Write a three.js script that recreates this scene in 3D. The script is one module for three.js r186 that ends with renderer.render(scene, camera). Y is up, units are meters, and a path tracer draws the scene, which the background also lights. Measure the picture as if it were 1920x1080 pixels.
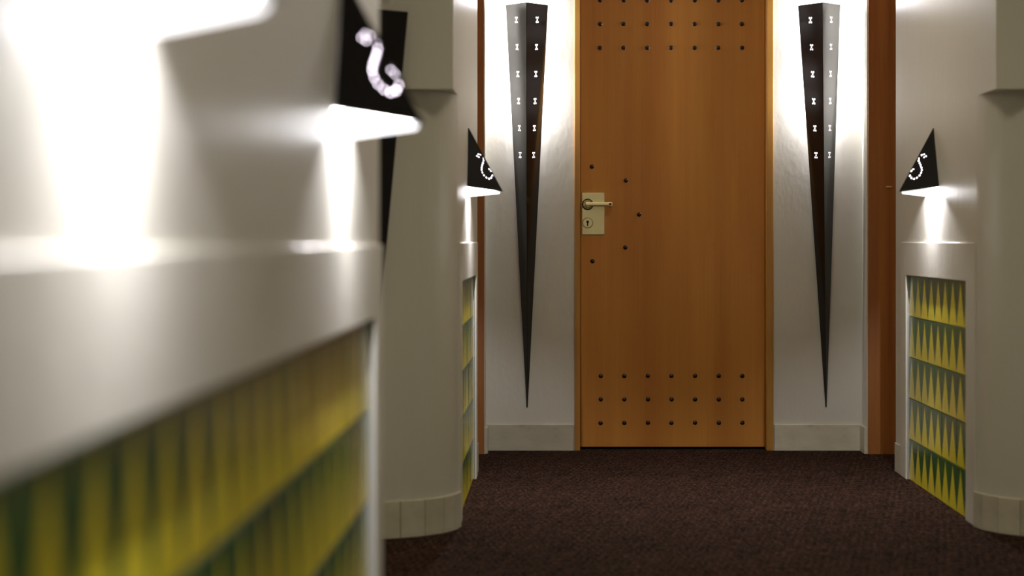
import * as THREE from 'three';
import { mergeGeometries } from 'three/addons/utils/BufferGeometryUtils.js';
import { RoundedBoxGeometry } from 'three/addons/geometries/RoundedBoxGeometry.js';
import { RectAreaLightUniformsLib } from 'three/addons/lights/RectAreaLightUniformsLib.js';

// ---------------------------------------------------------------- camera, lights, exposure
RectAreaLightUniformsLib.init();
const scene = new THREE.Scene();
scene.background = new THREE.Color(0x000000);
const renderer = new THREE.WebGLRenderer({ antialias: true });
renderer.toneMapping = THREE.LinearToneMapping;
renderer.toneMappingExposure = 1.0;
renderer.shadowMap.enabled = true;
renderer.shadowMap.type = THREE.PCFSoftShadowMap;

const D = 10.3;               // camera to end wall
const EYE = 0.912;
const FPX = 433 * D;          // focal length in pixels of a 1920 x 1080 frame
const camera = new THREE.PerspectiveCamera(2 * Math.atan(540 / FPX) * 180 / Math.PI, 1920 / 1080, 0.05, 40);
camera.position.set(0, EYE, 0);
camera.setViewOffset(1920, 1080, -88, 90, 1920, 1080);
camera.focus = D - 0.05;
camera.userData.fStop = camera.getFocalLength() / 27;     // a 27 mm wide aperture
scene.add(camera);

const LAMP_WHITE = new THREE.Color().setRGB(0.99, 0.97, 1.0);
const CEILING_WARM = new THREE.Color().setRGB(1.0, 0.89, 0.64);
const CONE_CD = 1.55, GLASS_CD = 0.04, TAPER_CD = 0.52, CEILING_NITS = 4.0;

// ---------------------------------------------------------------- helpers
let seed = 20240611;
function rnd() { seed = (seed * 1664525 + 1013904223) >>> 0; return seed / 4294967296; }
const used = {};
function numbered(n) { used[n] = (used[n] || 0) + 1; return used[n] === 1 ? n : n + '_' + String(used[n] - 1).padStart(3, '0'); }
const V3 = (x, y, z) => new THREE.Vector3(x, y, z);

function noiseGrid(w, h, cx, cy, octaves, rand) {            // tileable value noise, 0..1
  const out = new Float32Array(w * h); let amp = 1, tot = 0;
  for (let o = 0; o < octaves; o++) {
    const g = new Float32Array(cx * cy); for (let i = 0; i < g.length; i++) g[i] = rand();
    for (let y = 0; y < h; y++) for (let x = 0; x < w; x++) {
      const fx = x / w * cx, fy = y / h * cy, x0 = Math.floor(fx), y0 = Math.floor(fy);
      let u = fx - x0, v = fy - y0; u = u * u * (3 - 2 * u); v = v * v * (3 - 2 * v);
      const a = g[(y0 % cy) * cx + x0 % cx], b = g[(y0 % cy) * cx + (x0 + 1) % cx], c = g[((y0 + 1) % cy) * cx + x0 % cx], d = g[((y0 + 1) % cy) * cx + (x0 + 1) % cx];
      out[y * w + x] += amp * (a + (b - a) * u + (c - a) * v + (a - b - c + d) * u * v);
    }
    tot += amp; amp *= 0.55; cx = Math.min(cx * 2, w); cy = Math.min(cy * 2, h);
  }
  for (let i = 0; i < out.length; i++) out[i] /= tot;
  return out;
}
function texture(w, h, fn, srgb) {
  const data = new Uint8Array(w * h * 4);
  for (let i = 0; i < w * h; i++) { const c = fn(i % w, Math.floor(i / w), i); for (let k = 0; k < 3; k++) data[i * 4 + k] = Math.max(0, Math.min(255, Math.round(c[k] * 255))); data[i * 4 + 3] = 255; }
  const t = new THREE.DataTexture(data, w, h, THREE.RGBAFormat);
  t.wrapS = t.wrapT = THREE.RepeatWrapping; t.magFilter = THREE.LinearFilter; t.minFilter = THREE.LinearMipmapLinearFilter; t.generateMipmaps = true;
  if (srgb) t.colorSpace = THREE.SRGBColorSpace;
  t.needsUpdate = true; return t;
}
const grey = v => [v, v, v];
function boxUV(g) {                                           // uv in metres from the face's dominant axis
  g = g.index ? g.toNonIndexed() : g;
  const p = g.attributes.position, uv = new Float32Array(p.count * 2), a = V3(), b = V3(), c = V3();
  for (let i = 0; i < p.count; i += 3) {
    a.fromBufferAttribute(p, i); b.fromBufferAttribute(p, i + 1); c.fromBufferAttribute(p, i + 2);
    const n = b.clone().sub(a).cross(c.clone().sub(a)), x = Math.abs(n.x), y = Math.abs(n.y), z = Math.abs(n.z);
    [a, b, c].forEach((v, k) => {
      const [u, w] = y > x && y > z ? [v.x, v.z] : x > z ? [v.z, v.y] : [v.x, v.y];
      uv[(i + k) * 2] = u; uv[(i + k) * 2 + 1] = w;
    });
  }
  g.setAttribute('uv', new THREE.BufferAttribute(uv, 2)); return g;
}
const box = (x0, x1, y0, y1, z0, z1) => boxUV(new THREE.BoxGeometry(x1 - x0, y1 - y0, z1 - z0).translate((x0 + x1) / 2, (y0 + y1) / 2, (z0 + z1) / 2));
const rbox = (x0, x1, y0, y1, z0, z1, r, seg = 2) => boxUV(new RoundedBoxGeometry(x1 - x0, y1 - y0, z1 - z0, seg, r).translate((x0 + x1) / 2, (y0 + y1) / 2, (z0 + z1) / 2));
// depth helper: a box given by its distance from the camera
const dbox = (x0, x1, y0, y1, d0, d1) => box(x0, x1, y0, y1, -d1, -d0);
function plan(points, y0, y1) {                               // plan outline [x, depth] raised from y0 to y1
  const s = new THREE.Shape(points.map(([x, d]) => new THREE.Vector2(x, d)));
  const g = new THREE.ExtrudeGeometry(s, { depth: y1 - y0, bevelEnabled: false });
  g.rotateX(-Math.PI / 2).translate(0, y0, 0);                // shape y (depth) becomes -z
  return boxUV(g);
}
function mesh(name, geos, mat, parent) {
  const list = (Array.isArray(geos) ? geos : [geos]).map(g => { g = g.index ? g.toNonIndexed() : g; for (const k of Object.keys(g.attributes)) if (!['position', 'normal', 'uv', 'color'].includes(k)) g.deleteAttribute(k); return g; });
  const m = new THREE.Mesh(list.length > 1 ? mergeGeometries(list) : list[0], mat);
  m.name = numbered(name); m.castShadow = m.receiveShadow = true; (parent || scene).add(m); return m;
}
function structure(name, geos, mat) { const m = mesh(name, geos, mat); m.userData.kind = 'structure'; return m; }
function group(name, parent) { const g = new THREE.Group(); g.name = numbered(name); (parent || scene).add(g); return g; }
function tag(o, label, category, grp, kind) { o.userData.label = label; if (category) o.userData.category = category; if (grp) o.userData.group = grp; if (kind) o.userData.kind = kind; return o; }

// ---------------------------------------------------------------- materials
const paintNoise = noiseGrid(512, 512, 10, 4, 5, rnd), paintFine = noiseGrid(512, 512, 90, 90, 2, rnd);
const paintBump = texture(512, 512, (x, y, i) => grey(paintNoise[i] * 0.85 + paintFine[i] * 0.15));
paintBump.repeat.set(0.9, 0.55);
const paintRough = texture(512, 512, (x, y, i) => grey(0.8 + 0.2 * paintFine[i]));
paintRough.repeat.set(2, 2);
const wallPaint = new THREE.MeshPhysicalMaterial({ color: new THREE.Color().setRGB(0.655, 0.635, 0.57), roughness: 0.42, roughnessMap: paintRough, bumpMap: paintBump, bumpScale: 0.0035, specularIntensity: 1 });
const stain = noiseGrid(256, 256, 6, 12, 5, rnd);
const skirtTex = texture(256, 256, (x, y, i) => { const k = 0.86 + 0.16 * stain[i] - (stain[i] < 0.3 ? 0.14 * (0.3 - stain[i]) / 0.3 : 0); return [0.86 * k, 0.835 * k, 0.755 * k]; }, true);
skirtTex.repeat.set(2.2, 2.2);
const skirtPaints = [0, 1, 2].map(k => new THREE.MeshStandardMaterial({ color: new THREE.Color().setScalar([1, 0.9, 0.8][k]), map: skirtTex, roughness: 0.45 }));
function woodTexture(base, dark, w, h, sx) {
  const broad = noiseGrid(w, h, 9, 2, 3, rnd), fine = noiseGrid(w, h, sx, 6, 3, rnd), fleck = noiseGrid(w, h, sx, 40, 1, rnd);
  return texture(w, h, (x, y, i) => { let t = 0.8 * broad[i] + 0.2 * fine[i]; t = Math.min(1, Math.max(0, (t - 0.25) * 1.8)); if (fleck[i] > 0.86) t -= 0.12; return [0, 1, 2].map(k => dark[k] + (base[k] - dark[k]) * t); }, true);
}
const doorTex = woodTexture([0.80, 0.555, 0.24], [0.71, 0.455, 0.18], 512, 1024, 150); doorTex.repeat.set(1.1, 0.45);
const doorWood = new THREE.MeshPhysicalMaterial({ map: doorTex, roughness: 0.42, specularIntensity: 0.7 });
const frameTex = woodTexture([0.77, 0.575, 0.27], [0.66, 0.455, 0.18], 256, 512, 60); frameTex.repeat.set(3, 0.8);
const frameWood = new THREE.MeshPhysicalMaterial({ map: frameTex, roughness: 0.4 });
const jambTex = woodTexture([0.68, 0.45, 0.20], [0.57, 0.345, 0.145], 256, 512, 60); jambTex.repeat.set(3, 0.8);
const jambWood = new THREE.MeshPhysicalMaterial({ map: jambTex, roughness: 0.45 });
const carpetA = noiseGrid(1024, 1024, 200, 48, 2, rnd), carpetB = noiseGrid(1024, 1024, 9, 6, 4, rnd);
const carpetTex = texture(1024, 1024, (x, y, i) => {
  const row = Math.floor(y / 64), dot = ((x + (row % 2) * 10) % 20 < 8 && y % 64 < 34) ? 0.05 : 0;      // woven dashes
  const k = 0.35 + 1.2 * carpetA[i] + 0.3 * (carpetB[i] - 0.5);
  return [(0.215 + dot) * k, (0.153 + dot * 0.78) * k, (0.128 + dot * 0.62) * k];
}, true);
carpetTex.repeat.set(0.9, 0.9);
const carpetBump = texture(512, 512, (x, y) => grey(0.5 + 0.5 * carpetA[(y * 2) * 1024 + x * 2])); carpetBump.repeat.set(1.8, 1.8);
const carpet = new THREE.MeshPhysicalMaterial({ map: carpetTex, bumpMap: carpetBump, bumpScale: 0.003, roughness: 1, specularIntensity: 0.04 });
const ceilingPaint = new THREE.MeshStandardMaterial({ color: new THREE.Color().setRGB(0.6, 0.57, 0.5), roughness: 0.8 });
const lining = new THREE.MeshStandardMaterial({ color: new THREE.Color().setRGB(0.8, 0.78, 0.76), roughness: 0.7 });
const blackGloss = new THREE.MeshPhysicalMaterial({ color: new THREE.Color().setRGB(0.008, 0.006, 0.005), roughness: 0.12, specularIntensity: 0.9 });
const darkMetal = new THREE.MeshPhysicalMaterial({ color: new THREE.Color().setRGB(0.30, 0.27, 0.25), metalness: 1, roughness: 0.16 });
const blackEnamel = new THREE.MeshPhysicalMaterial({ color: new THREE.Color().setRGB(0.006, 0.005, 0.007), roughness: 0.3, specularIntensity: 0.5 });
const brass = new THREE.MeshStandardMaterial({ color: new THREE.Color().setRGB(0.86, 0.76, 0.42), metalness: 1, roughness: 0.32 });
const darkBrass = new THREE.MeshStandardMaterial({ color: new THREE.Color().setRGB(0.42, 0.32, 0.14), metalness: 1, roughness: 0.35 });
const black = new THREE.MeshStandardMaterial({ color: new THREE.Color().setRGB(0.01, 0.008, 0.008), roughness: 0.6 });
const studMetal = new THREE.MeshPhysicalMaterial({ color: new THREE.Color().setRGB(0.02, 0.012, 0.010), roughness: 0.25 });
const bulbGlow = new THREE.MeshStandardMaterial({ color: 0xffffff, emissive: LAMP_WHITE, emissiveIntensity: 14 });
const holeGlow = new THREE.MeshStandardMaterial({ color: 0xffffff, emissive: new THREE.Color().setRGB(0.98, 0.86, 1.0), emissiveIntensity: 16 });
const glassGlow = new THREE.MeshStandardMaterial({ color: 0xffffff, roughness: 0.5, emissive: LAMP_WHITE, emissiveIntensity: 2.6 });
const ceilingGlow = new THREE.MeshStandardMaterial({ color: 0xffffff, emissive: CEILING_WARM, emissiveIntensity: 2.5 });

// ---------------------------------------------------------------- the corridor shell (depths are metres from the camera)
const XL = -0.322, XR = 1.33, R = 0.335;                     // faces of the side walls, radius of the rounded corners
const YC = 1.372, HC = 2.55;                                  // rounded corners end here; ceiling
const OPEN = 0.777, LEDGE = 0.904, RECESS = 0.015, PROUD = 0.008;
const END_L = -0.316, END_R = 1.313, JAMB = 10.12, BAY_END = 9.39, BACK = -1.6;

structure('floor', box(-1.6, 2.6, -0.08, 0, -11, 2), carpet);
structure('ceiling', box(-1.6, 2.6, HC, HC + 0.1, -11, 2), ceilingPaint);
structure('wall_back', dbox(-1.6, 2.6, 0, HC, BACK - 0.1, BACK), wallPaint);

// a bay of wall: d0..d1 are depths, near/far say which ends have a rounded corner below YC; open = [o0, o1] the tiled recess
const mir = (side, x) => side < 0 ? XL - x : XR + x;          // x metres behind the wall face
function arcPoints(side, cd, far, n = 20) {                   // from the wall face round to the recess wall
  const out = [];
  for (let i = 0; i <= n; i++) { const a = i / n * Math.PI / 2; out.push([mir(side, R - R * Math.cos(a)), far ? cd + R * Math.sin(a) : cd - R * Math.sin(a)]); }
  return out;
}
function bay(name, side, d0, d1, roundNear, roundFar, open) {
  const outer = mir(side, 0.9);
  const low = (o) => {
    const p = [];
    if (roundNear) { p.push([outer, d0 - R]); p.push(...arcPoints(side, d0, false).reverse()); } else p.push([outer, d0], [mir(side, 0), d0]);
    if (o) p.push([mir(side, 0), o[0]], [mir(side, RECESS), o[0]], [mir(side, RECESS), o[1]], [mir(side, 0), o[1]]);
    if (roundFar) { p.push(...arcPoints(side, d1, true)); p.push([outer, d1 + R]); } else p.push([mir(side, 0), d1], [outer, d1]);
    return p;
  };
  const u0 = roundNear ? d0 - R : d0, u1 = roundFar ? d1 + R : d1;
  return structure(name, [
    ...(open ? [plan(low(open), 0, OPEN), plan(low(null), OPEN, YC)] : [plan(low(null), 0, YC)]),
    plan([[outer, u0], [mir(side, 0), u0], [mir(side, 0), u1], [outer, u1]], YC, HC),
  ], wallPaint);
}
const FAR_OPEN = [7.735, 9.07], FAR_FRAME = [7.57, 9.21], NEAR_OPEN = [0.83, 4.085], NEAR_FRAME = [0.665, 4.25];
const bayLF = bay('wall_left_far', -1, 7.57, BAY_END, true, false, FAR_OPEN);
const bayRF = bay('wall_right_far', 1, 7.57, BAY_END, true, false, FAR_OPEN);
const bayLN = bay('wall_left_near', -1, BACK, 4.25, false, true, NEAR_OPEN);
const bayRN = bay('wall_right_near', 1, BACK, 4.25, false, true, null);
for (const side of [-1, 1]) {
  const a = mir(side, R), b = mir(side, R + 0.2);
  structure(side < 0 ? 'wall_left_recess' : 'wall_right_recess', dbox(Math.min(a, b), Math.max(a, b), 0, HC, 4.25 + R - 0.01, 7.57 - R + 0.01), wallPaint);
}
// end wall with its door opening, and the white returns beside it
const DOOR_L = 0.092, DOOR_R = 0.898, DOOR_H = 2.05, ARCH_L = 0.067, ARCH_R = 0.928;
structure('wall_end', [
  dbox(-1.2, ARCH_L, 0, HC, D, D + 0.2), dbox(ARCH_R, 2.2, 0, HC, D, D + 0.2), dbox(ARCH_L, ARCH_R, DOOR_H + 0.03, HC, D, D + 0.2),
  dbox(-1.2, END_L, 0, HC, JAMB + 0.02, D), dbox(END_R, 2.2, 0, HC, JAMB + 0.02, D),
], wallPaint);

// raised plaster surround over each tiled recess
function surround(parent, side, f, o) {
  const s = new THREE.Shape([[f[0], 0], [o[0], 0], [o[0], OPEN], [o[1], OPEN], [o[1], 0], [f[1], 0], [f[1], LEDGE], [f[0], LEDGE]].map(([d, y]) => new THREE.Vector2(d, y)));
  const g = new THREE.ExtrudeGeometry(s, { depth: PROUD - 0.003 + 0.002, bevelEnabled: true, bevelThickness: 0.003, bevelSize: 0.003, bevelOffset: -0.003, bevelSegments: 2 });
  // shape x -> depth, extrusion -> into the corridor
  const m = new THREE.Matrix4().makeBasis(V3(0, 0, -1), V3(0, 1, 0), V3(-side, 0, 0));
  g.applyMatrix4(m).translate((side < 0 ? XL : XR) + side * 0.002, 0, 0);
  if (new THREE.Matrix4().copy(m).determinant() < 0) { const p = g.attributes.position, n = g.attributes.normal; for (let i = 0; i < p.count; i += 3) for (const at of [p, n]) for (let k = 0; k < at.itemSize; k++) { const t = at.array[(i + 1) * 3 + k]; at.array[(i + 1) * 3 + k] = at.array[(i + 2) * 3 + k]; at.array[(i + 2) * 3 + k] = t; } g.computeVertexNormals(); }
  return mesh('panel_surround', boxUV(g), wallPaint, parent);
}
surround(bayLF, -1, FAR_FRAME, FAR_OPEN); surround(bayRF, 1, FAR_FRAME, FAR_OPEN); surround(bayLN, -1, NEAR_FRAME, NEAR_OPEN);

// tiles: a yellow spike glazed on a green square
const T = 0.1554, GAP = 0.0016, TH = 0.009;
function tileGeometry(width, yel, grn) {
  const w = width / 2, h = (T - GAP * 1.5) / 2, t = TH, e = 0.0012, P = [], C = [];
  const tri = (a, b, c, col) => { P.push(...a, ...b, ...c); for (let i = 0; i < 3; i++) C.push(...col); };
  const quad = (a, b, c, d, col) => { tri(a, b, c, col); tri(a, c, d, col); };
  const f = (x, y) => [x, y, t], m = 0.004;
  const L = [-w + e, w - e], B = -h + e, U = h - e;
  tri(f(L[0], B + m), f(L[1], B + m), f(0, U - m), yel); quad(f(L[0], B), f(L[1], B), f(L[1], B + m), f(L[0], B + m), yel);
  tri(f(L[0], B + m), f(0, U - m), f(L[0], U), grn); tri(f(L[1], B + m), f(L[1], U), f(0, U - m), grn); tri(f(0, U - m), f(L[1], U), f(L[0], U), grn);
  const o = [[-w, -h], [w, -h], [w, h], [-w, h]], q = [[L[0], B], [L[1], B], [L[1], U], [L[0], U]];
  for (let i = 0; i < 4; i++) {
    const j = (i + 1) % 4, col = i === 0 ? yel : grn;
    quad([...o[i], t - e], [...o[j], t - e], f(...q[j]), f(...q[i]), col); quad([...o[i], 0], [...o[j], 0], [...o[j], t - e], [...o[i], t - e], col);
  }
  const g = new THREE.BufferGeometry();
  g.setAttribute('position', new THREE.Float32BufferAttribute(P, 3)); g.setAttribute('color', new THREE.Float32BufferAttribute(C, 3));
  g.setAttribute('uv', new THREE.Float32BufferAttribute(P.flatMap((v, i) => i % 3 === 2 ? [] : [v]), 2)); g.computeVertexNormals(); return g;
}
const YEL = [[0.84, 0.71, 0.04], [0.79, 0.66, 0.035], [0.85, 0.69, 0.045]], GRN = [[0.030, 0.115, 0.03], [0.040, 0.13, 0.028], [0.025, 0.10, 0.036]];
const glazeBump = texture(256, 256, (x, y, i) => grey(stain[i])); glazeBump.repeat.set(9, 9);
const glaze = new THREE.MeshPhysicalMaterial({ vertexColors: true, roughness: 0.2, specularIntensity: 0.55, bumpMap: glazeBump, bumpScale: 0.0006 });
const tileGeo = YEL.map((y, k) => tileGeometry(T - GAP, y, GRN[k]));
function tilePanel(parent, side, o) {
  const g = group('tile_panel', parent);
  const n = Math.ceil((o[1] - o[0] - 0.01) / T);
  for (let r = 0; r < 5; r++) for (let c = 0; c < n; c++) {
    const far = o[1] - c * T, near = Math.max(far - T, o[0]), full = far - near > T - 1e-6, k = Math.floor(rnd() * 3);
    if (far - near < 0.02) continue;
    const t = new THREE.Mesh(full ? tileGeo[k] : tileGeometry(far - near - GAP, YEL[k], GRN[k]), glaze);
    t.name = 'tile'; t.castShadow = t.receiveShadow = true; g.add(t);
    t.position.set(mir(side, RECESS - 0.001 - rnd() * 0.0012), (r + 0.5) * T, -(far + near) / 2); t.rotation.set(0, -side * Math.PI / 2, 0);
    t.rotation.y += (rnd() - 0.5) * 0.006; t.rotation.z += (rnd() - 0.5) * 0.004;
  }
  return tag(g, 'rows of glossy green tiles with yellow spikes');
}
tilePanel(bayLF, -1, FAR_OPEN); tilePanel(bayRF, 1, FAR_OPEN); tilePanel(bayLN, -1, NEAR_OPEN);

// skirting: separate boards, short facets round the rounded corners
const SK = 0.113, ST = 0.012;
function skirtBoard(parent, p, q, k, th = ST) {                        // between plan points p and q, standing to the right of p -> q
  const a = V3(p[0], 0, -p[1]), b = V3(q[0], 0, -q[1]), L = a.distanceTo(b);
  const g = rbox(0, L, 0, SK, -0.004, th, 0.002);
  const x = b.clone().sub(a).normalize(), m = new THREE.Matrix4().makeBasis(x, V3(0, 1, 0), x.clone().cross(V3(0, 1, 0))).setPosition(a);
  g.applyMatrix4(m); return mesh('skirting_board', g, skirtPaints[k], parent);
}
function skirting(name, runs) {
  const g = group(name); g.userData.kind = 'structure';
  runs.forEach(([p, q, th]) => skirtBoard(g, p, q, Math.floor(rnd() * 3), th));
  return g;
}
const facets = (pts) => pts.slice(1).map((q, i) => [pts[i], q]);
const flip = runs => runs.map(([p, q]) => [q, p]);
const leftFar = [...facets(arcPoints(-1, 7.57, false, 6)).map(([p, q]) => [q, p]), [[XL, FAR_FRAME[1] + 0.001], [XL, BAY_END], 0.005]];
const rightFar = [...facets(arcPoints(1, 7.57, false, 6)), [[XR, BAY_END], [XR, FAR_FRAME[1] + 0.001], 0.005]];
skirting('baseboard_left', leftFar); skirting('baseboard_right', rightFar);
skirting('baseboard_end', [[[END_L, D], [ARCH_L - 0.004, D]], [[ARCH_R + 0.004, D], [END_R, D]], [[END_R, D], [END_R, JAMB + 0.022]], [[END_L, JAMB + 0.022], [END_L, D]]]);
skirting('baseboard_left_recess', [[[XL - R, 4.25 + R], [XL - R, 7.57 - R]]]);
skirting('baseboard_right_recess', [[[XR + R, 7.57 - R], [XR + R, 4.25 + R]]]);

// ---------------------------------------------------------------- doors
{
  const d = group('door_1'); tag(d, 'tall orange wooden door with black studs at the corridor end', null, null, 'structure');
  const z = -(D + 0.045);                                     // face of the slab
  mesh('door_slab', rbox(DOOR_L + 0.002, DOOR_R - 0.002, 0.012, DOOR_H - 0.004, z - 0.042, z, 0.002), doorWood, d);
  const fr = mesh('door_frame', [
    rbox(ARCH_L - 0.0, DOOR_L, 0, DOOR_H + 0.03, -(D + 0.12), -(D - 0.012), 0.003), rbox(DOOR_R, ARCH_R, 0, DOOR_H + 0.03, -(D + 0.12), -(D - 0.012), 0.003),
    rbox(ARCH_L, ARCH_R, DOOR_H, DOOR_H + 0.03, -(D + 0.12), -(D - 0.011), 0.003)], frameWood, d);
  fr.userData.label = 'pale wooden door frame';
  mesh('threshold', box(ARCH_L, ARCH_R, 0, 0.003, z - 0.09, z - 0.02), black, d);
  const prof = [[0, 0.0052], [0.003, 0.0048], [0.0065, 0.0032], [0.0095, 0.0006], [0.0098, 0]].map(([r, y]) => new THREE.Vector2(Math.max(r, 0), y)).reverse();
  const studGeo = new THREE.LatheGeometry(prof, 14).rotateX(Math.PI / 2);
  const stud = (x, y) => { const m = new THREE.Mesh(studGeo, studMetal); m.name = 'stud'; m.castShadow = m.receiveShadow = true; m.position.set(x, y, z + 0.0002); d.add(m); };
  const S = 1 / 433;
  for (let r = 0; r < 3; r++) for (let c = 0; c < 7; c++) {
    const j = () => (rnd() - 0.5) * 0.0016;
    stud((1126.5 + c * 44.5 - 1048) * S + j(), EYE + (450 - (706 + r * 44.2)) * S + j());
    stud((1125.5 + c * 44.5 - 1048) * S + j(), EYE + (450 - (88 - r * 44.6)) * S + j());
  }
  for (const [x, y] of [[1110, 312], [1174, 338], [1199, 402], [1173, 464], [1111, 490]]) stud((x - 1048) * S, EYE + (450 - y) * S);
  // lock plate with lever and key cylinder
  const px = (1089.5 - 1048) * S + 0.004, py1 = EYE + (450 - 361) * S, py0 = EYE + (450 - 440) * S, pw = 0.098;
  const plate = group('lock_plate', d); tag(plate, 'square brass lock plate with lever handle');
  mesh('plate', rbox(px, px + pw, py0, py1, z, z + 0.005, 0.0018), brass, plate);
  const hx = (1102 - 1048) * S, hy = EYE + (450 - 383) * S, kx = (1102 - 1048) * S, ky = EYE + (450 - 418) * S;
  mesh('rose_ring', new THREE.TorusGeometry(0.0225, 0.0026, 8, 28).translate(hx, hy, z + 0.006), black, plate);
  mesh('handle_rose', [new THREE.CylinderGeometry(0.02, 0.022, 0.01, 28).rotateX(Math.PI / 2).translate(hx, hy, z + 0.008)], darkBrass, plate);
  mesh('lever_handle', [new THREE.CylinderGeometry(0.011, 0.012, 0.05, 20).rotateX(Math.PI / 2).translate(hx, hy, z + 0.032),
    rbox(hx - 0.010, hx + 0.108, hy - 0.009, hy + 0.009, z + 0.045, z + 0.060, 0.005, 3), rbox(hx + 0.088, hx + 0.106, hy - 0.0095, hy + 0.0095, z + 0.018, z + 0.060, 0.004, 3)], brass, plate);
  mesh('cylinder_ring', new THREE.TorusGeometry(0.0225, 0.0016, 8, 28).translate(kx, ky, z + 0.005), darkBrass, plate);
  mesh('key_cylinder', [new THREE.CylinderGeometry(0.0185, 0.02, 0.006, 24).rotateX(Math.PI / 2).translate(kx, ky, z + 0.007)], brass, plate);
  mesh('keyhole', [new THREE.CylinderGeometry(0.006, 0.006, 0.002, 14).rotateX(Math.PI / 2).translate(kx, ky + 0.005, z + 0.0105), box(kx - 0.003, kx + 0.003, ky - 0.013, ky + 0.004, z + 0.0095, z + 0.0115)], black, plate);
}
for (const side of [-1, 1]) {                                 // doors of the two side rooms, of which only the wooden jambs show
  const d = group(side < 0 ? 'door_2' : 'door_3');
  tag(d, side < 0 ? 'narrow strip of reddish wooden doorway jamb beside left end wall' : 'wide brown wooden doorway jamb beside right end wall', null, null, 'structure');
  const xi = side < 0 ? END_L - 0.002 : END_R + 0.003, xo = side < 0 ? xi - 0.16 : xi + 0.16;
  const [a, b] = [Math.min(xi, xo), Math.max(xi, xo)];
  mesh('jamb', rbox(a, b, 0, HC - 0.002, -(JAMB + 0.02), -JAMB, 0.002), jambWood, d);
  const s0 = side < 0 ? xi - 0.16 : xi + 0.125, s1 = s0 + side * 0.04;
  mesh('door_slab', dbox(Math.min(s0, s1), Math.max(s0, s1), 0.01, HC - 0.004, BAY_END + 0.003, JAMB - 0.003), doorWood, d);
  if (side > 0) mesh('strike_plate', rbox(1.392, 1.418, 1.134, 1.142, -JAMB, -(JAMB - 0.006), 0.002), brass, d);
}

// ---------------------------------------------------------------- lamps
// a thin plate in the plane (origin, toward u, toward v) with round holes, given in face coordinates
function facePlate(o, u, v, outline, holes, hr, thick) {
  const s = new THREE.Shape(outline.map(([x, y]) => new THREE.Vector2(x, y)));
  for (const [x, y] of holes) { const h = new THREE.Path(); h.absarc(x, y, hr, 0, Math.PI * 2, true); s.holes.push(h); }
  const g = new THREE.ExtrudeGeometry(s, { depth: thick, bevelEnabled: false, curveSegments: 5 });
  const n = u.clone().cross(v).normalize();
  g.applyMatrix4(new THREE.Matrix4().makeBasis(u, v, n).setPosition(o.clone().addScaledVector(n, -thick))); return boxUV(g);
}
const at2 = (o, u, v, p, off) => o.clone().addScaledVector(u, p[0]).addScaledVector(v, p[1]).addScaledVector(u.clone().cross(v).normalize(), off);

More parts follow.
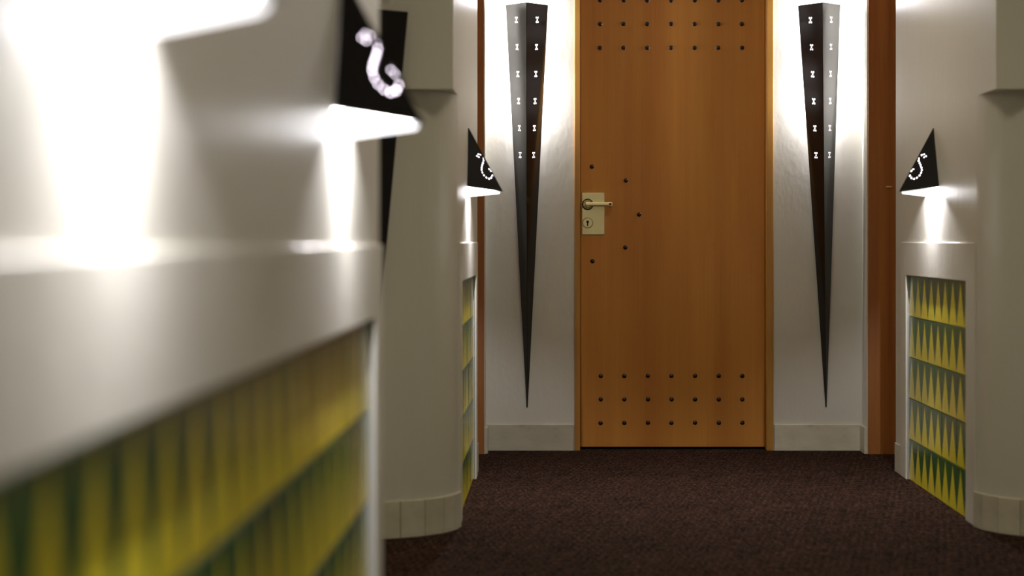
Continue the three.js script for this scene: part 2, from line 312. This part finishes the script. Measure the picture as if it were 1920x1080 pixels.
const HOOK = [[258, 308], [255, 328], [262, 348], [269, 366], [275, 385], [278, 404], [272, 424], [260, 444], [240, 460], [217, 468], [196, 460], [184, 442], [184, 421], [196, 404], [212, 390]];
const HOOK_DOTS = [[280, 284], [298, 280], [312, 296], [296, 304]];
function coneLamp(name, side, d, label) {
  const L = group(name); tag(L, label, 'wall lamp', 'three-cornered wall lamps along the corridor');
  L.position.set(side < 0 ? XL : XR, 1.094, -d); if (side > 0) L.rotation.y = Math.PI;
  const H = 0.215, P = 0.122, W = 0.12;
  const DIP = -0.010, RISE = 0.005;                            // the rim slopes down from the wall to the tip
  const A = V3(0.001, H, 0), Tp = V3(P, DIP, 0);
  for (const s of [1, -1]) {
    const B = V3(0.001, RISE, s * W), u = B.clone().sub(Tp), len = u.length(); u.normalize();
    const toA = A.clone().sub(Tp), v = toA.clone().addScaledVector(u, -toA.dot(u)), hgt = v.length(); v.normalize();
    const ax = toA.dot(u);
    // photograph's triangle (apex 375,80; tip 100,560; wall corner 413,545) to face coordinates
    const map = ([x, y]) => { const det = (560 - 80) * (413 - 100) + (375 - 100) * (545 - 560); const X = x - 100, Y = 560 - y, aw = (Y * 313 - X * 15) / (480 * 313 - 275 * 15), bw = (X - aw * 275) / 313; return [aw * ax + bw * len, aw * hgt]; };
    const hook = HOOK.map(map), dots = HOOK_DOTS.map(map);
    const all = [...hook, ...dots];
    // u x v points outward for one face and inward for the other
    const out = u.clone().cross(v).dot(V3(0.3, 0, s)) > 0 ? 1 : -1;
    const plate = facePlate(Tp, u, v, [[0, 0], [len, 0], [ax, hgt]], all, 0.0033, 0.0014);
    mesh('shade_face', plate, blackEnamel, L);
    const pts = hook.map(p => at2(Tp, u, v, p, out > 0 ? -0.0042 : 0.0028));
    const strip = new THREE.TubeGeometry(new THREE.CatmullRomCurve3(pts), 40, 0.0024, 5, false);
    const cl = dots.map(p => new THREE.SphereGeometry(0.0026, 8, 6).translate(...at2(Tp, u, v, p, out > 0 ? -0.0042 : 0.0028).toArray()));
    const inn = out > 0 ? -1 : 1, k0 = 0.004;
    const li = facePlate(Tp.clone().addScaledVector(u.clone().cross(v).normalize(), inn * 0.0085 + (inn > 0 ? 0 : 0.0014)), u, v, [[0.012, k0], [len - 0.006, k0], [ax, hgt * 0.9]], [], 0.003, 0.0008);
    tag(mesh('shade_lining', li, lining, L), 'white inner lining of the shade');
    mesh('light_strip', [strip, ...cl], holeGlow, L);
  }
  mesh('wall_bracket', rbox(0.0005, 0.016, 0.045, 0.075, -0.02, 0.02, 0.003), darkMetal, L);
  // frosted glass wedge hanging a little below the rim
  const top = [V3(0.003, RISE - 0.003, -W + 0.008), V3(P - 0.008, DIP - 0.0015, 0), V3(0.003, RISE - 0.003, W - 0.008)];
  const bot = [V3(0.003, -0.027, -W + 0.010), V3(P - 0.011, -0.018, 0), V3(0.003, -0.027, W - 0.010)];
  const fv = [], t3 = (a, b, c) => fv.push(...a.toArray(), ...b.toArray(), ...c.toArray());
  t3(top[0], top[2], top[1]); t3(bot[0], bot[1], bot[2]);
  for (let k = 0; k < 3; k++) { const m = (k + 1) % 3; t3(top[k], top[m], bot[m]); t3(top[k], bot[m], bot[k]); }
  const gg = new THREE.BufferGeometry(); gg.setAttribute('position', new THREE.Float32BufferAttribute(fv, 3)); gg.computeVertexNormals(); boxUV(gg);
  mesh('glass_diffuser', gg, glassGlow, L).castShadow = false;
  const gl = new THREE.PointLight(LAMP_WHITE, GLASS_CD, 0, 2); gl.name = 'diffuser_light'; gl.position.set(0.05, -0.012, 0); gl.castShadow = true; gl.shadow.radius = 1; gl.shadow.bias = -0.002; L.add(gl);
  const bulbAt = V3(0.048, 0.021, 0);
  const prof = [[0, -0.02], [0.008, -0.0185], [0.013, -0.012], [0.0145, 0], [0.012, 0.011], [0.008, 0.018], [0.0075, 0.03], [0, 0.03]].map(([r, y]) => new THREE.Vector2(r, y));
  mesh('bulb', new THREE.LatheGeometry(prof, 18).translate(bulbAt.x, bulbAt.y, 0), bulbGlow, L);
  mesh('bulb_holder', [new THREE.CylinderGeometry(0.009, 0.009, 0.03, 14).translate(bulbAt.x, bulbAt.y + 0.043, 0), rbox(0.005, bulbAt.x, bulbAt.y + 0.05, bulbAt.y + 0.058, -0.005, 0.005, 0.002)], black, L);
  const p = new THREE.PointLight(LAMP_WHITE, CONE_CD, 0, 2); p.name = 'bulb_light'; p.position.copy(bulbAt); p.castShadow = true; p.shadow.radius = 0.25; p.shadow.bias = -0.002; L.add(p);
  return L;
}
coneLamp('triangular_wall_lamp', -1, 1.694, 'nearest and most blurred black wall lamp, its glowing underside at top left');
coneLamp('triangular_wall_lamp', -1, 3.52, 'blurred black triangular wall lamp with glowing hook of dots beside tapered lamp');
coneLamp('triangular_wall_lamp', -1, 8.44, 'small sharp black triangular wall lamp on left wall near wooden jamb');
coneLamp('triangular_wall_lamp', 1, 8.44, 'black triangular wall lamp on right wall above yellow and green tiles');
coneLamp('triangular_wall_lamp', 1, 3.52, 'black triangular wall lamp outside the picture, facing the hook-dotted blurred lamp');
coneLamp('triangular_wall_lamp', 1, 1.694, 'black triangular wall lamp outside the picture, facing the nearest left lamp');

// tall tapered lamp: a folded metal V, widest at the top, standing a little off its wall
function taperLamp(name, x, depth, top, tip, W, DP, lit, lean, label) {
  const L = group(name); tag(L, label, 'wall lamp', 'tall tapered wall lamps');
  L.position.set(x, tip, -depth); L.rotation.z = lean;
  const H = top - tip, G0 = 0.062, G1 = 0.005;                // gap to the wall at top and tip
  const Tp = V3(0, 0, G1 + 0.002), ridge = V3(0, H, G0 + DP);
  const holes = [];
  for (const s of [-1, 1]) {
    const wing = V3(s * W, H, G0), wing0 = V3(s * 0.003, 0, G1);
    const v = ridge.clone().sub(Tp); const vl = v.length(); v.normalize();
    const e = wing.clone().sub(Tp), u = e.clone().addScaledVector(v, -e.dot(v)), ul = u.length(); u.normalize();
    const w0 = wing0.clone().sub(Tp);
    const outline = [[0, 0], [Math.max(0.002, w0.dot(u)), Math.min(0, w0.dot(v))], [ul, e.dot(v)], [0, vl]];
    const hs = [];
    if (lit) for (let r = 0; r < 6; r++) {
      const yy = EYE + (450 - (42 + r * 50)) / 433 - tip, f = yy / H, cx = ul * f * 0.52, cy = e.dot(v) * f + 0.48 * (vl - e.dot(v)) * f;
      for (const [a, b] of [[-1, 1.5], [1, 1.5], [0, 0.02], [-1, -1.5], [1, -1.5]]) hs.push([cx + a * 0.0062, cy + b * 0.0062]);
    }
    mesh('lamp_face', facePlate(Tp, u, v, outline, hs, 0.0042, 0.0018), lit ? blackGloss : blackEnamel, L);
    if (lit) {
      const inward = u.clone().cross(v).dot(V3(0, 0, 1)) > 0 ? -0.0052 : 0.0036;
      mesh('light_dots', hs.map(p => new THREE.SphereGeometry(0.0036, 8, 6).translate(...at2(Tp, u, v, p, inward).toArray())), holeGlow, L);
    }
  }
  mesh('wall_bracket', rbox(-0.02, 0.02, H * 0.55, H * 0.6, 0.0005, 0.05, 0.003), black, L); mesh('wall_bracket', rbox(-0.006, 0.006, H * 0.12, H * 0.15, 0.0005, 0.02, 0.002), black, L);
  if (lit) for (const yy of [1.88, 1.53]) {
    const y = yy - tip, z = 0.045;
    const tube = new THREE.CapsuleGeometry(0.011, 0.16, 6, 14).translate(0, y, z);
    mesh('bulb_tube', tube, bulbGlow, L);
    for (const dy of [-0.06, 0.06]) {
      const p = new THREE.PointLight(LAMP_WHITE, TAPER_CD / 2, 0, 2); p.name = 'tube_light'; p.position.set(0, y + dy, z); p.castShadow = true; p.shadow.radius = 0.6; p.shadow.bias = -0.002; L.add(p);
    }
  }
  return L;
}
taperLamp('tapered_wall_lamp', -0.137, D, 1.923, 0.187, 0.09, 0.13, true, 0, 'tall tapered metal lamp with glowing dots left of the studded door');
taperLamp('tapered_wall_lamp', 1.157, D, 1.923, 0.190, 0.09, 0.13, true, 0.021, 'tall tapered metal lamp with glowing dots right of the studded door');
taperLamp('tapered_wall_lamp', -0.545, 7.57 - R, 1.60, 0.69, 0.09, 0.09, false, 0, 'blurred unlit black tapered lamp behind nearer hook-dotted wall lamp');

// ceiling lights above the frame
for (const [d, k, where] of [[8.3, 1.2, 'nearest the studded door'], [5.3, 4.0, 'above the recesses between the tiled walls'], [1.2, 1.7, 'above the nearest blurred wall lamp']]) {
  const L = group('ceiling_light'); tag(L, 'square ceiling light panel ' + where, 'ceiling light', 'ceiling lights above the corridor');
  L.position.set(0.5, HC, -d);
  mesh('light_frame', [rbox(-0.3, 0.3, -0.03, -0.0005, 0.27, 0.3, 0.004), rbox(-0.3, 0.3, -0.03, -0.0005, -0.3, -0.27, 0.004), rbox(-0.3, -0.27, -0.03, -0.0005, -0.27, 0.27, 0.004), rbox(0.27, 0.3, -0.03, -0.0005, -0.27, 0.27, 0.004)], darkMetal, L);
  mesh('light_panel', box(-0.27, 0.27, -0.022, -0.004, -0.27, 0.27), ceilingGlow, L);
  const a = new THREE.RectAreaLight(CEILING_WARM, CEILING_NITS * k, 0.54, 0.54); a.name = 'panel_light'; a.position.set(0, -0.026, 0); a.rotation.x = -Math.PI / 2; L.add(a);
}

renderer.render(scene, camera);
